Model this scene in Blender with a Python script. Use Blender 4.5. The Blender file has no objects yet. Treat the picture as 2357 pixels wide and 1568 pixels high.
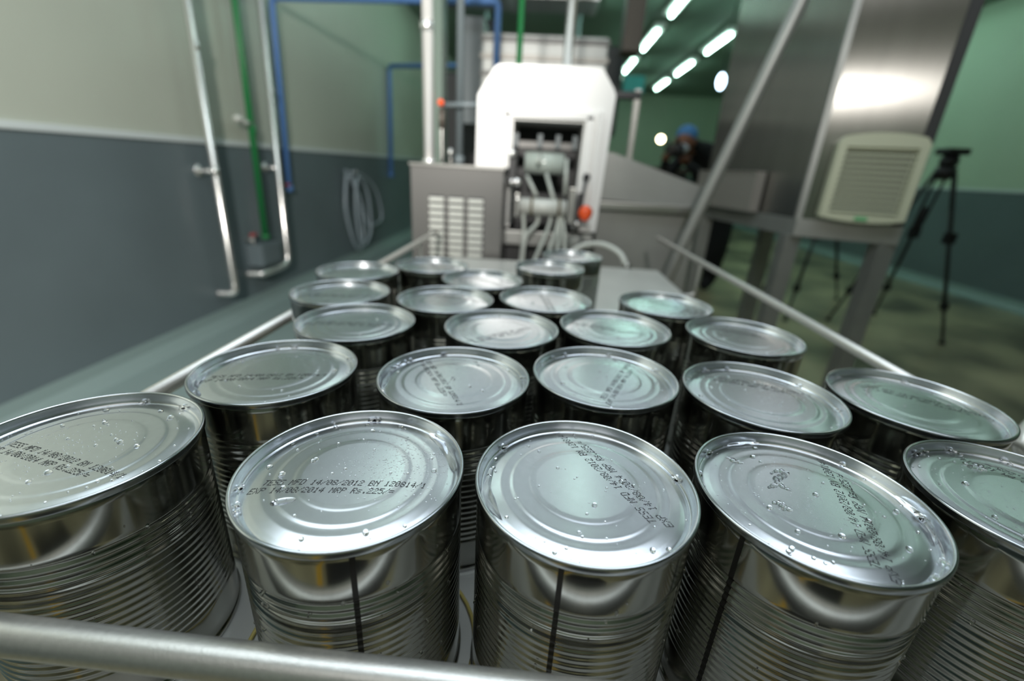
import bpy, bmesh, math, random
from mathutils import Vector, Matrix
random.seed(7)
C = bpy.context.scene
COL = C.collection
PI = math.pi
ZO = 0.921            # the floor is z = 0; shapes below are written relative to the lids' plane (z = ZO)

# ------------------------------------------------------------------ camera
F_PX, YAW, PITCH, ROLL, CAMH = 1027.77, -0.0481629, 0.3686276, 0.057545, 0.1312954
cy, sy, cp, sp = math.cos(YAW), math.sin(YAW), math.cos(PITCH), math.sin(PITCH)
fw = Vector((sy*cp, cy*cp, -sp)); rt = Vector((cy, -sy, 0)); up = rt.cross(fw)
cr, sr = math.cos(ROLL), math.sin(ROLL)
R_ = cr*rt + sr*up; U_ = -sr*rt + cr*up
cam_d = bpy.data.cameras.new('camera'); cam = bpy.data.objects.new('camera', cam_d); COL.objects.link(cam)
M = Matrix.Identity(4)
for i in range(3):
    M[i][0] = R_[i]; M[i][1] = U_[i]; M[i][2] = -fw[i]
M.translation = Vector((0, 0, CAMH + ZO))
cam.matrix_world = M
cam_d.sensor_fit = 'HORIZONTAL'; cam_d.sensor_width = 36.0
cam_d.lens = F_PX/2357*36
cam_d.clip_start = 0.01; cam_d.clip_end = 60
cam_d.dof.use_dof = True; cam_d.dof.focus_distance = 0.212; cam_d.dof.aperture_fstop = 4.4
C.camera = cam

# ------------------------------------------------------------------ world, exposure, lights
w = bpy.data.worlds.new('world'); C.world = w; w.use_nodes = True
w.node_tree.nodes['Background'].inputs[0].default_value = (0.75, 0.9, 0.85, 1)
w.node_tree.nodes['Background'].inputs[1].default_value = 0.02
C.view_settings.view_transform = 'Standard'; C.view_settings.look = 'None'
C.view_settings.exposure = 0.0; C.view_settings.gamma = 1.0
C.view_settings.use_curve_mapping = False
C.cycles.max_bounces = 8; C.cycles.glossy_bounces = 6; C.cycles.transmission_bounces = 6
C.cycles.sample_clamp_indirect = 6.0
C.cycles.caustics_reflective = False; C.cycles.caustics_refractive = False

def area(name, loc, target, size, power, col, sy_=None):
    l = bpy.data.lights.new(name, 'AREA'); l.energy = power; l.color = col
    l.shape = 'RECTANGLE'; l.size = size; l.size_y = sy_ or size
    o = bpy.data.objects.new(name, l); COL.objects.link(o)
    o.location = (loc[0], loc[1], loc[2] + ZO)
    d = Vector(target) - Vector(loc)
    o.rotation_euler = d.to_track_quat('-Z', 'Y').to_euler()
    return o
# two neutral video lamps on stands behind the photographer, beams thrown forward
def spot(name, loc, target, power, cone, col, rad):
    l = bpy.data.lights.new(name, 'SPOT'); l.energy = power; l.color = col; l.spot_size = math.radians(cone); l.spot_blend = 0.55
    l.shadow_soft_size = rad
    o = bpy.data.objects.new(name, l); COL.objects.link(o); o.location = (loc[0], loc[1], loc[2] + ZO)
    o.rotation_euler = (Vector(target) - Vector(loc)).to_track_quat('-Z', 'Y').to_euler()
spot('video_lamp', (-0.17, -1.2, 1.0), (-2.0, 1.8, 0.95), 500, 86, (1.0, 0.95, 0.90), 0.06)
spot('video_lamp', (0.13, -1.2, 1.0), (0.05, 1.6, 1.05), 80, 66, (1.0, 0.95, 0.90), 0.06)
# soft fill lights added under the ceiling: above the table, farther on, behind
area('overhead_fill', (0.0, 0.6, 2.05), (0.0, 0.6, 0), 2.8, 40, (0.82, 0.92, 1.0), 1.4)
area('overhead_fill', (0.2, 3.9, 2.05), (0.2, 3.9, 0), 3.6, 19, (0.82, 0.89, 1.0), 3.6)
area('overhead_fill', (0.0, -1.6, 2.05), (0.0, -1.6, 0), 2.4, 13, (1.0, 0.98, 0.94), 1.4)

# ------------------------------------------------------------------ materials
def nt(name):
    m = bpy.data.materials.new(name); m.use_nodes = True
    t = m.node_tree; return m, t, t.nodes['Principled BSDF']
def mat(name, col, rough=0.5, metal=0.0, var=0.0, scale=20, bump=0.0, bscale=200, stretch=None, col2=None, spec=0.5, aniso=0.0, detail=4):
    m, t, b = nt(name)
    b.inputs['Base Color'].default_value = (*col, 1); b.inputs['Roughness'].default_value = rough
    b.inputs['Metallic'].default_value = metal; b.inputs['Specular IOR Level'].default_value = spec
    tc = t.nodes.new('ShaderNodeTexCoord'); mp = t.nodes.new('ShaderNodeMapping')
    t.links.new(tc.outputs['Object'], mp.inputs[0])
    if stretch: mp.inputs['Scale'].default_value = stretch
    if var or col2:
        n = t.nodes.new('ShaderNodeTexNoise'); n.inputs['Scale'].default_value = scale; n.inputs['Detail'].default_value = detail
        t.links.new(mp.outputs[0], n.inputs[0])
        r = t.nodes.new('ShaderNodeValToRGB'); t.links.new(n.outputs['Fac'], r.inputs[0])
        a = col; c2 = col2 or tuple(c*(1-var) for c in col)
        r.color_ramp.elements[0].position = 0.36; r.color_ramp.elements[1].position = 0.64
        r.color_ramp.elements[0].color = (*c2, 1); r.color_ramp.elements[1].color = (*a, 1)
        t.links.new(r.outputs[0], b.inputs['Base Color'])
    if bump:
        n2 = t.nodes.new('ShaderNodeTexNoise'); n2.inputs['Scale'].default_value = bscale; n2.inputs['Detail'].default_value = 3
        t.links.new(mp.outputs[0], n2.inputs[0])
        bp = t.nodes.new('ShaderNodeBump'); bp.inputs['Strength'].default_value = bump; bp.inputs['Distance'].default_value = 0.002
        t.links.new(n2.outputs['Fac'], bp.inputs['Height']); t.links.new(bp.outputs[0], b.inputs['Normal'])
    if aniso:
        b.inputs['Anisotropic'].default_value = aniso; b.inputs['Anisotropic Rotation'].default_value = 0.0
        tg = t.nodes.new('ShaderNodeTangent'); tg.direction_type = 'RADIAL'; tg.axis = 'Z'
        t.links.new(tg.outputs[0], b.inputs['Tangent'])
    return m
def emis(name, col, s):
    m, t, b = nt(name)
    b.inputs['Base Color'].default_value = (*col, 1)
    b.inputs['Emission Color'].default_value = (*col, 1); b.inputs['Emission Strength'].default_value = s
    return m
def glass(name, col=(1, 1, 1), ior=1.33, rough=0.0):
    m, t, b = nt(name)
    b.inputs['Base Color'].default_value = (*col, 1); b.inputs['Roughness'].default_value = rough
    b.inputs['Transmission Weight'].default_value = 1.0; b.inputs['IOR'].default_value = ior
    return m

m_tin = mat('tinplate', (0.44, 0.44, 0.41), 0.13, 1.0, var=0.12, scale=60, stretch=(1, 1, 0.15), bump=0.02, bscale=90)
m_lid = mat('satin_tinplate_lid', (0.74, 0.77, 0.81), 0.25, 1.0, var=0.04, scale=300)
m_rim = mat('rolled_seam_tinplate', (0.47, 0.50, 0.53), 0.20, 1.0)
m_ink = mat('black_ink', (0.02, 0.022, 0.025), 0.55)
m_seam = mat('dark_weld_seam', (0.02, 0.018, 0.016), 0.4, 0.3)
m_water = glass('water')
m_pipe = mat('satin_rail_steel', (0.66, 0.65, 0.62), 0.38, 0.8, var=0.08, scale=400, bump=0.05, bscale=900)
m_steel = mat('stainless_steel', (0.48, 0.48, 0.46), 0.30, 1.0, var=0.08, scale=6, stretch=(1, 1, 6))
m_dull = mat('dull_stainless_steel', (0.36, 0.37, 0.355), 0.42, 0.55, var=0.1, scale=8)
m_cab = mat('grey_machine_paint', (0.13, 0.13, 0.125), 0.4, 0.5)
m_brush = mat('brushed_cabinet_steel', (0.40, 0.395, 0.375), 0.25, 1.0, var=0.06, scale=5, stretch=(4, 4, 0.4), aniso=0.96)
m_polish = mat('polished_steel_tube', (0.85, 0.85, 0.83), 0.24, 0.85)
m_bright = mat('glare_white_steel_tube', (0.95, 0.95, 0.93), 0.30, 0.45)  # near-white base carries the lamp glare on the polished steel pole
m_pale = mat('pale_beige_sheet', (0.36, 0.34, 0.31), 0.4, 0.3)
m_glaze = mat('white_glazed_roller', (0.40, 0.46, 0.42), 0.12)
m_table = mat('white_table_sheet', (0.50, 0.51, 0.48), 0.32, 0.25, var=0.08, scale=12)
m_wet_table = m_table
m_white = mat('white_machine_enamel', (0.84, 0.84, 0.82), 0.35)
m_whitep = mat('white_plastic', (0.50, 0.52, 0.48), 0.4)
m_tube = mat('translucent_white_tube', (0.40, 0.43, 0.39), 0.3)
m_dark = mat('dark_parts_and_gap_shade', (0.03, 0.032, 0.033), 0.5)  # dark machine parts, and shade painted in behind louvres
m_black = mat('black_plastic', (0.012, 0.012, 0.014), 0.45)
m_cloth = mat('black_cloth', (0.010, 0.011, 0.013), 0.9)
m_orange = mat('orange_red_plastic', (0.85, 0.10, 0.02), 0.35)
m_red = mat('red_handle', (0.35, 0.05, 0.05), 0.5)
m_green = mat('green_pipe_paint', (0.012, 0.16, 0.045), 0.4)
m_blue = mat('blue_pipe_paint', (0.08, 0.19, 0.44), 0.45)
m_greyc = mat('grey_conduit', (0.14, 0.17, 0.18), 0.4)
m_beige = mat('beige_louvre_plastic', (0.56, 0.58, 0.43), 0.5)
m_wall = mat('wall_paint_pale_green', (0.44, 0.47, 0.40), 0.38, var=0.06, scale=1.2, bump=0.05, bscale=8)
m_wallR = mat('wall_paint_green', (0.44, 0.53, 0.41), 0.45, var=0.06, scale=1.2)
m_dado = mat('wall_dado_slate', (0.125, 0.16, 0.172), 0.40, var=0.12, scale=1.5, bump=0.05, bscale=8)
m_dkg = mat('upright_green_paint', (0.14, 0.20, 0.16), 0.4)
m_cap = mat('dado_cap', (0.55, 0.60, 0.60), 0.4)
m_skirt = mat('skirting_cove', (0.22, 0.29, 0.28), 0.4)
m_ceil = mat('ceiling_panels', (0.20, 0.27, 0.22), 0.6)
m_floor = mat('wet_floor', (0.47, 0.42, 0.26), 0.28, var=0.0, scale=1.6, col2=(0.10, 0.09, 0.06), detail=5, bump=0.1, bscale=6)
m_skin = mat('skin', (0.20, 0.085, 0.05), 0.5)
m_cap_blue = mat('blue_hairnet_cloth', (0.06, 0.20, 0.45), 0.8)
m_mask = mat('white_mask_cloth', (0.6, 0.68, 0.75), 0.8)
m_yellow = mat('yellow_floor_paint', (0.75, 0.42, 0.02), 0.5)
m_cord = mat('yellow_cord', (0.50, 0.42, 0.12), 0.4)
m_hose = mat('pale_hose', (0.30, 0.36, 0.40), 0.35)
m_brown = mat('brown_dark_metal', (0.10, 0.085, 0.07), 0.5, 0.4)
m_strap = mat('brown_strap', (0.10, 0.08, 0.04), 0.6)
m_copper = mat('rust_brown_panel', (0.16, 0.075, 0.03), 0.5)
m_tubeglow = emis('fluorescent_tube', (0.62, 1.0, 0.84), 17.0)
m_tubecool = emis('cool_white_tube', (0.72, 1.0, 0.88), 5.4)
m_bulb = emis('warm_lamp', (1.0, 0.86, 0.55), 14.0)
m_bluebulb = emis('cool_lamp', (0.6, 0.8, 1.0), 9.0)
m_teal = mat('teal_sign_board', (0.03, 0.28, 0.30), 0.5)
m_greenled = mat('green_badge', (0.08, 0.45, 0.18), 0.4)

# ------------------------------------------------------------------ mesh builders
class MB:
    def __init__(s): s.v = []; s.f = []; s.sm = []
    def add(s, v, f, smooth=True):
        b = len(s.v); s.v += [tuple(p) for p in v]; s.f += [tuple(i+b for i in q) for q in f]; s.sm += [smooth]*len(f)
        return s
    def lathe(s, prof, n=64, c=(0, 0, 0), close_top=False, close_bot=False):
        v = []; f = []
        for (r, z) in prof:
            for k in range(n):
                a = 2*PI*k/n; v.append((c[0]+r*math.cos(a), c[1]+r*math.sin(a), c[2]+z))
        for j in range(len(prof)-1):
            for k in range(n):
                k2 = (k+1) % n
                f.append((j*n+k, j*n+k2, (j+1)*n+k2, (j+1)*n+k))
        if close_bot: f.append(tuple(range(n))[::-1])
        if close_top: f.append(tuple((len(prof)-1)*n+k for k in range(n)))
        return s.add(v, f)
    def box(s, lo, hi, bev=0.0):
        bm = bmesh.new(); bmesh.ops.create_cube(bm, size=1)
        for q in bm.verts:
            q.co = Vector(((lo[i]+hi[i])/2 + q.co[i]*(hi[i]-lo[i]) for i in range(3)))
        if bev: bmesh.ops.bevel(bm, geom=bm.edges[:], offset=bev, segments=2, affect='EDGES', profile=0.6)
        return s.bm(bm)
    def obox(s, c, ax, half, bev=0.0):
        """box centred c with axis vectors ax (3 unit vectors) and half sizes"""
        bm = bmesh.new(); bmesh.ops.create_cube(bm, size=2)
        A = [Vector(a) for a in ax]; c = Vector(c)
        for q in bm.verts:
            q.co = Vector((q.co.x*half[0], q.co.y*half[1], q.co.z*half[2]))
        if bev: bmesh.ops.bevel(bm, geom=bm.edges[:], offset=bev, segments=2, affect='EDGES', profile=0.6)
        for q in bm.verts:
            q.co = c + A[0]*q.co.x + A[1]*q.co.y + A[2]*q.co.z
        return s.bm(bm)
    def bm(s, bm, smooth=False):
        bm.verts.index_update()
        s.add([q.co[:] for q in bm.verts], [[q.index for q in f.verts] for f in bm.faces], smooth); bm.free(); return s
    def prism(s, pts, z0, z1):
        n = len(pts); v = [(x, y, z0) for x, y in pts] + [(x, y, z1) for x, y in pts]
        f = [tuple(range(n))[::-1], tuple(range(n, 2*n))] + [(k, (k+1) % n, n+(k+1) % n, n+k) for k in range(n)]
        return s.add(v, f, False)
    def extr(s, pts3, d):
        """polygon of 3D points extruded along d"""
        n = len(pts3); v = [Vector(p) for p in pts3] + [Vector(p)+Vector(d) for p in pts3]
        f = [tuple(range(n))[::-1], tuple(range(n, 2*n))] + [(k, (k+1) % n, n+(k+1) % n, n+k) for k in range(n)]
        return s.add(v, f, False)
    def tube(s, pts, r, n=16, close=False, caps=True):
        P = [Vector(p) for p in pts]; m = len(P)
        rr = r if isinstance(r, (list, tuple)) else [r]*m
        v = []; f = []; prev = None
        for i in range(m):
            if close: t = (P[(i+1) % m]-P[i-1]).normalized()
            else: t = (P[min(i+1, m-1)]-P[max(i-1, 0)]).normalized()
            if prev is None:
                a = Vector((0, 0, 1)) if abs(t.z) < 0.9 else Vector((1, 0, 0))
                u = t.cross(a).normalized()
            else:
                u = (prev - t*prev.dot(t)).normalized()
            prev = u; w_ = t.cross(u)
            for k in range(n):
                a = 2*PI*k/n; v.append(P[i] + (u*math.cos(a)+w_*math.sin(a))*rr[i])
        for i in range(m if close else m-1):
            i2 = (i+1) % m
            for k in range(n):
                k2 = (k+1) % n; f.append((i*n+k, i*n+k2, i2*n+k2, i2*n+k))
        if caps and not close:
            f.append(tuple(range(n))[::-1]); f.append(tuple((m-1)*n+k for k in range(n)))
        return s.add(v, f)
    def sphere(s, c, r, seg=16, rings=10):
        rx = r if isinstance(r, (list, tuple)) else (r, r, r)
        bm = bmesh.new(); bmesh.ops.create_uvsphere(bm, u_segments=seg, v_segments=rings, radius=1)
        for q in bm.verts: q.co = Vector((c[i]+q.co[i]*rx[i] for i in range(3)))
        return s.bm(bm, True)
    def mesh(s, name, m, off=(0, 0, 0)):
        me = bpy.data.meshes.new(name)
        me.from_pydata([(a-off[0], b-off[1], c-off[2]) for a, b, c in s.v], [], s.f)
        me.polygons.foreach_set('use_smooth', s.sm); me.materials.append(m); me.update()
        return me
def tag(o, label=None, cat=None, group=None, kind=None):
    if label: o['label'] = label
    if cat: o['category'] = cat
    if group: o['group'] = group
    if kind: o['kind'] = kind
    return o
def thing(name, loc, label, cat, group=None):
    o = bpy.data.objects.new(name, None); COL.objects.link(o); o.empty_display_size = 0.05
    o.location = (loc[0], loc[1], loc[2]+ZO)
    return tag(o, label, cat, group)
def wloc(o):
    v = Vector(o.location)
    while o.parent: o = o.parent; v += o.location
    return v
def part(name, mb, m, parent, label=None):
    base = wloc(parent)
    off = (base.x, base.y, base.z-ZO)
    o = bpy.data.objects.new(name, mb.mesh(name, m, off)); COL.objects.link(o); o.parent = parent
    if label: o['label'] = label
    return o
def solo(name, mb, m, label=None, cat=None, group=None, kind=None):
    xs = [p[0] for p in mb.v]; ys = [p[1] for p in mb.v]; zs = [p[2] for p in mb.v]
    off = ((min(xs)+max(xs))/2, (min(ys)+max(ys))/2, min(zs))
    o = bpy.data.objects.new(name, mb.mesh(name, m, off)); COL.objects.link(o)
    o.location = (off[0], off[1], off[2]+ZO)
    return tag(o, label, cat, group, kind)
def smooth_path(pts, n=8, close=False):
    P = [Vector(p) for p in pts]; out = []; m = len(P)
    for i in range(m if close else m-1):
        p0 = P[i-1] if (i > 0 or close) else P[0]; p1 = P[i]; p2 = P[(i+1) % m]; p3 = P[(i+2) % m] if (i+2 < m or close) else P[-1]
        for k in range(n):
            t = k/n
            out.append(0.5*((2*p1)+(-p0+p2)*t+(2*p0-5*p1+4*p2-p3)*t*t+(-p0+3*p1-3*p2+p3)*t**3))
    if not close: out.append(P[-1])
    return out

FL = -ZO; CE = 2.08; XL = -2.0; XR = 4.72; YB = 13.2; YF = -3.0
DADO = 0.165
# ------------------------------------------------------------------ the room
S = 'structure'
solo('floor', MB().box((XL-.2, YF-.2, FL-.1), (XR+.2, YB+.2, FL)), m_floor, kind=S)
solo('ceiling', MB().box((XL-.2, YF-.2, CE), (XR+.2, YB+.2, CE+.1)), m_ceil, kind=S)
o = solo('wall_left', MB().box((XL-.15, YF-.2, FL), (XL, YB+.2, CE)), m_wall, kind=S)
o = solo('wall_right', MB().box((XR, YF-.2, FL), (XR+.15, YB+.2, CE)), m_wallR, kind=S)
o = solo('wall_back', MB().box((XL, YB, FL), (XR, YB+.15, CE)), m_wallR, kind=S)
o = solo('wall_front', MB().box((XL, YF-.15, FL), (XR, YF, CE)), m_wallR, kind=S)
solo('trim_1', MB().box((XL, YF, FL+.10), (XL+.012, YB, DADO)), m_dado, kind=S)
solo('trim_2', MB().box((XR-.012, YF, FL+.10), (XR, YB, DADO)), m_dado, kind=S)
solo('trim_3', MB().box((XL+.012, YB-.012, FL+.10), (XR-.012, YB, DADO)), m_dado, kind=S)
solo('trim_4', MB().box((XL, YF, DADO), (XL+.022, YB, DADO+.03), .004), m_cap, kind=S)
solo('trim_5', MB().box((XR-.022, YF, DADO), (XR, YB, DADO+.03), .004), m_cap, kind=S)
solo('baseboard_left', MB().extr([(XL, YF, FL), (XL+.09, YF, FL), (XL+.05, YF, FL+.02), (XL+.02, YF, FL+.06), (XL+.014, YF, FL+.11), (XL, YF, FL+.11)], (0, YB-YF, 0)), m_skirt, kind=S)
solo('baseboard_right', MB().extr([(XR, YF, FL), (XR-.09, YF, FL), (XR-.05, YF, FL+.02), (XR-.02, YF, FL+.06), (XR-.014, YF, FL+.11), (XR, YF, FL+.11)], (0, YB-YF, 0)), m_skirt, kind=S)
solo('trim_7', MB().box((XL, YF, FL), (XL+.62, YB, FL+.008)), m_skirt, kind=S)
# the yellow line on the floor in front of the table, seen mirrored in the cans
solo('trim_6', MB().box((-.37, -2.4, FL), (-.29, -.45, FL+.002)), m_yellow, kind=S)

# ceiling lights: thing > housing, fluorescent_tube
def fixture(x, y):
    t = thing('ceiling_light', (x, y, CE-.11), 'greenish fluorescent batten light on the dark ceiling', 'ceiling light', 'fluorescent battens on the ceiling')
    part('housing', MB().box((x-.08, y-.62, CE-.055), (x+.08, y+.62, CE-.001), .01), m_white, t)
    part('fluorescent_tube', MB().tube([(x, y-.5, CE-.08), (x, y+.5, CE-.08)], .024, 12), m_tubecool, t)
    return t
LAB = {
 (1.42, 6.25): 'bright fluorescent ceiling light at the top edge, nearest of the middle row',
 (1.42, 7.95): 'bright slanting fluorescent ceiling light, second from the top in the row above the white machine',
 (1.42, 9.7): 'fluorescent ceiling light just right of the white machine head, third in its row',
 (2.42, 7.95): 'fluorescent ceiling light left of the leaning grey post, high up',
 (2.42, 9.7): 'fluorescent ceiling light in the second row, left of the grey post',
 (2.42, 11.4): 'farthest fluorescent ceiling light, lowest in the second row',
 (0.42, 6.25): 'fluorescent ceiling light at the top edge above the silver upright pipe',
 (-0.85, 6.25): 'fluorescent ceiling light at the top edge left of the blue drop pipe'}
proto = None
FIX = [(x, y) for x in (-0.85, 0.42, 1.42, 2.42, 3.5) for y in (2.75, 4.5, 6.25, 7.95, 9.7, 11.4)
       if not (x == 3.5 and y > 9) and not (x in (-0.85, 0.42) and y > 7)]
for (x, y) in FIX:
    if proto is None:
        proto = fixture(x, y); r = proto; p0 = (x, y)
    else:
        r = proto.copy(); COL.objects.link(r); r.location = (x, y, CE-.11+ZO)
        for ch in proto.children:
            c = ch.copy(); COL.objects.link(c); c.parent = r
            if y > 5 and ch.name.startswith('fluorescent'):
                c.material_slots[0].link = 'OBJECT'; c.material_slots[0].material = m_tubeglow
    if (x, y) in LAB: r['label'] = LAB[(x, y)]
    else: r['label'] = 'greenish fluorescent batten light on the ceiling, out of the photo or mirrored in the lids'

# ------------------------------------------------------------------ the table with its rails
TZ = -.121
tb = thing('packing_table', (0.05, .7, FL), 'pale metal-topped table carrying the tin cans', 'table')
part('table_top', MB().box((-.25, .072, TZ-.03), (.346, 1.30, TZ), .004), m_table, tb)
part('apron', MB().box((-.24, .085, TZ-.09), (.336, .10, TZ-.03)).box((-.24, 1.27, TZ-.09), (.336, 1.285, TZ-.03)).box((-.24, .1, TZ-.09), (-.225, 1.27, TZ-.03)).box((.321, .1, TZ-.09), (.336, 1.27, TZ-.03)), m_dull, tb)
for x in (-.215, .31):
    for y in (.12, 1.25):
        part('leg', MB().box((x-.02, y-.02, FL), (x+.02, y+.02, TZ-.03), .003), m_dull, tb)
# guard rail: thing > rail tubes and posts
RZ = -.050; RL = -.294; RR = .392; FRY = .1030; FZ = -.0425
gr = thing('guard_rail', (0.05, .1, RZ), 'satin steel tube guard rail around the table edge in front of the cans', 'rail')
def rail_pt(x):  # the front bar is very slightly bowed
    u = (x-.03)/.3
    return (x, FRY + .0015*u*u*(1 if x > 0 else 1.0), FZ)
part('front_bar', MB().tube([rail_pt(RL-.01 + (RR-RL+.02)*k/24) for k in range(25)], .0069, 28), m_pipe, gr)
part('side_bar', MB().tube([(RL, .095, RZ), (RL, 1.285, RZ)], .0062, 20), m_pipe, gr, 'left side bar of the rail')
part('side_bar', MB().tube([(RR, .095, RZ), (RR-.008, .8, RZ), (RR-.023, 1.45, RZ)], .0062, 20), m_pipe, gr, 'right side bar of the rail')
for (x, y) in ((RL, .25), (RL, 1.1), (RR, 1.1)):
    s_ = 1 if x < 0 else -1
    ex = -.245 if x < 0 else .341
    part('bracket', MB().tube(smooth_path([(x, y, RZ-.004), (x, y, TZ+.0), (x+s_*.01, y, TZ-.018), (ex, y, TZ-.018)], 6), .004, 10), m_pipe, gr)
part('bracket', MB().tube(smooth_path([(RR+.048, .36, -.018), (RR+.03, .345, -.03), (RR+.0, .325, RZ), (RR+.004, .30, RZ-.03), (RR-.01, .29, TZ-.018), (.341, .29, TZ-.018)], 6), .0085, 12), m_pipe, gr)
# unseen black slab, added to darken the middle of the can reflections
solo('dark_reflection_slab', MB().box((-.22, -1.35, FL), (.42, -.48, FL+.012), .004), m_black, 'unseen black slab added on the floor to darken the can reflections', 'dark slab')

# ------------------------------------------------------------------ tin cans
RR_ = 0.0505; HC = 0.121
def body_profile():
    p = [(.0478, -HC+.0004), (.0495, -HC), (.0503, -HC+.0006), (.0503, -HC+.0026), (.0495, -HC+.0032), (.0490, -HC+.0045)]
    z0, z1 = -.0975, -.0262; nb = 17; pit = (z1-z0)/nb
    p.append((.0493, -HC+.010)); p.append((.0493, z0-.002))
    for b in range(nb):
        for k in range(8):
            u = k/8; amp = .00042 + .00055*max(0, min(1, (b-11)/3))
            p.append((.0493 - amp*(0.5-0.5*math.cos(2*PI*u)), z0+pit*(b+u)))
    p += [(.0493, z1), (.0493, z1+.002), (.0493, -.0075), (.0492, -.0045), (.0488, -.0036)]
    return p
def lid_z(r):
    """height of the pressed lid surface at radius r"""
    P = [(0, -.0030), (.0225, -.0031), (.0240, -.0032), (.0265, -.00345), (.0280, -.0035), (.0325, -.0036), (.0350, -.00395), (.0360, -.0040), (.0384, -.00402), (.0396, -.0042),
         (.0430, -.0048), (.0458, -.0055), (.0466, -.0061), (.0472, -.0063), (.0479, -.0059)]
    for (a, za), (b, zb) in zip(P, P[1:]):
        if r <= b:
            t = (r-a)/(b-a); t = t*t*(3-2*t) if abs(zb-za) > .00012 and b < .039 else t
            return za+(zb-za)*t
    return -.0059
def lid_profile():
    p = [(.0003, lid_z(0))]
    r = .002
    while r < .0478:
        p.append((r, lid_z(r))); r += .0005 if r > .018 else .002
    p += [(.0481, -.0053), (.0483, -.0038), (.0486, -.0012), (.0487, -.0007), (.0489, -.00025), (.0492, -.00005), (.0495, 0)]
    return p
def rim_profile():
    return [(.0495, 0), (.0499, -.00005), (.0502, -.0002), (.0504, -.0005), (.0505, -.0009), (.0505, -.0012), (.0505, -.0029), (.0504, -.0033), (.0501, -.0037), (.0495, -.0039), (.0492, -.0037)]
FONT = {
'0': '01110 10001 10011 10101 11001 10001 01110', '1': '00100 01100 00100 00100 00100 00100 01110', '2': '01110 10001 00001 00110 01000 10000 11111',
'4': '00010 00110 01010 10010 11111 00010 00010', '5': '11111 10000 11110 00001 00001 10001 01110', '8': '01110 10001 10001 01110 10001 10001 01110',
'T': '11111 00100 00100 00100 00100 00100 00100', 'E': '11111 10000 10000 11110 10000 10000 11111', 'S': '01111 10000 10000 01110 00001 00001 11110',
'M': '10001 11011 10101 10101 10001 10001 10001', 'F': '11111 10000 10000 11110 10000 10000 10000', 'D': '11110 10001 10001 10001 10001 10001 11110',
'B': '11110 10001 10001 11110 10001 10001 11110', 'N': '10001 11001 10101 10011 10001 10001 10001', 'X': '10001 10001 01010 00100 01010 10001 10001',
'P': '11110 10001 10001 11110 10000 10000 10000', 'R': '11110 10001 10001 11110 10100 10010 10001', 's': '00000 00000 01111 10000 01110 00001 11110',
'/': '00001 00001 00010 00100 01000 10000 10000', '.': '00000 00000 00000 00000 00000 00110 00110', '=': '00000 00000 11111 00000 11111 00000 00000', ' ': '00000 '*7}
TL = ['TESS MFD 14/08/2012 BN 120814/1', 'EXP 14/08/2014 MRP Rs.225/=']
def code_mesh(cx, cy_, ang, scale=1.0):
    """dot-matrix print; the first line is centred on (cx, cy_)"""
    mb = MB(); dx = .000383*scale; dy = .00050*scale; ca, sa = math.cos(ang), math.sin(ang)
    W1 = len(TL[0])*6*dx
    for li, s in enumerate(TL):
        for ci, ch in enumerate(s):
            rows = FONT[ch].split()
            for r_, row in enumerate(rows):
                for c_, b in enumerate(row):
                    if b != '1': continue
                    lx = -W1/2 + (ci*6+c_)*dx + (3-r_)*dx*.35 - li*.004*scale
                    ly = (3-r_)*dy - li*.0050*scale
                    lx += random.uniform(-1, 1)*3e-5; ly += random.uniform(-1, 1)*3e-5
                    x = cx+lx*ca-ly*sa; y = cy_+lx*sa+ly*ca
                    r = math.hypot(x, y)
                    if r > .0462: continue
                    z = lid_z(r)+.00006
                    rad = .00023*random.uniform(.9, 1.25)
                    mb.add([(x+rad*math.cos(a*PI/3+ang), y+rad*math.sin(a*PI/3+ang), z) for a in range(6)], [(0, 1, 2, 3, 4, 5)], False)
    return mb
rim_me = MB().lathe(rim_profile(), 160).mesh('seam_rim', m_rim)
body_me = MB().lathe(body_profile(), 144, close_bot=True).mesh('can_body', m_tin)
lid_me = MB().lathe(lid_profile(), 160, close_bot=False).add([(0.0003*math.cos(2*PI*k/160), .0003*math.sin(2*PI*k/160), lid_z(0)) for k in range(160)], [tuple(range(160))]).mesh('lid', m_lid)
def seam_mesh(ang):
    mb = MB(); prof = [p for p in body_profile() if -HC+.004 < p[1] < -.0040]
    hw = .0011/.0493; v = []; f = []
    for (r, z) in prof:
        for k in range(5):
            a = ang - hw + 2*hw*k/4; rr = r+.00012; v.append((rr*math.cos(a), rr*math.sin(a), z))
    for j in range(len(prof)-1):
        for k in range(4): f.append((j*5+k, j*5+k+1, (j+1)*5+k+1, (j+1)*5+k))
    return mb.add(v, f)
CANS = {'A0': (-0.2104, 0.1649), 'A1': (-0.0774, 0.1658), 'A2': (0.0289, 0.1716), 'A3': (0.1328, 0.1756), 'A4': (0.2419, 0.1842),
 'B0': (-0.1671, 0.2588), 'B1': (-0.0502, 0.268), 'B2': (0.0526, 0.2896), 'B3': (0.1563, 0.279), 'B4': (0.2609, 0.2869),
 'C0': (-0.1548, 0.3615), 'C1': (-0.0278, 0.3723), 'C2': (0.0752, 0.3964), 'C3': (0.1938, 0.4002),
 'D0': (-0.2062, 0.4482), 'D1': (-0.094, 0.4495), 'D2': (0.0111, 0.476), 'D3': (0.1445, 0.49),
 'E0': (-0.2272, 0.5475), 'E1': (-0.0677, 0.5470), 'E2': (-0.1461, 0.61), 'E3': (0.0178, 0.6499), 'E4': (0.0563, 0.7553)}
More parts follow.
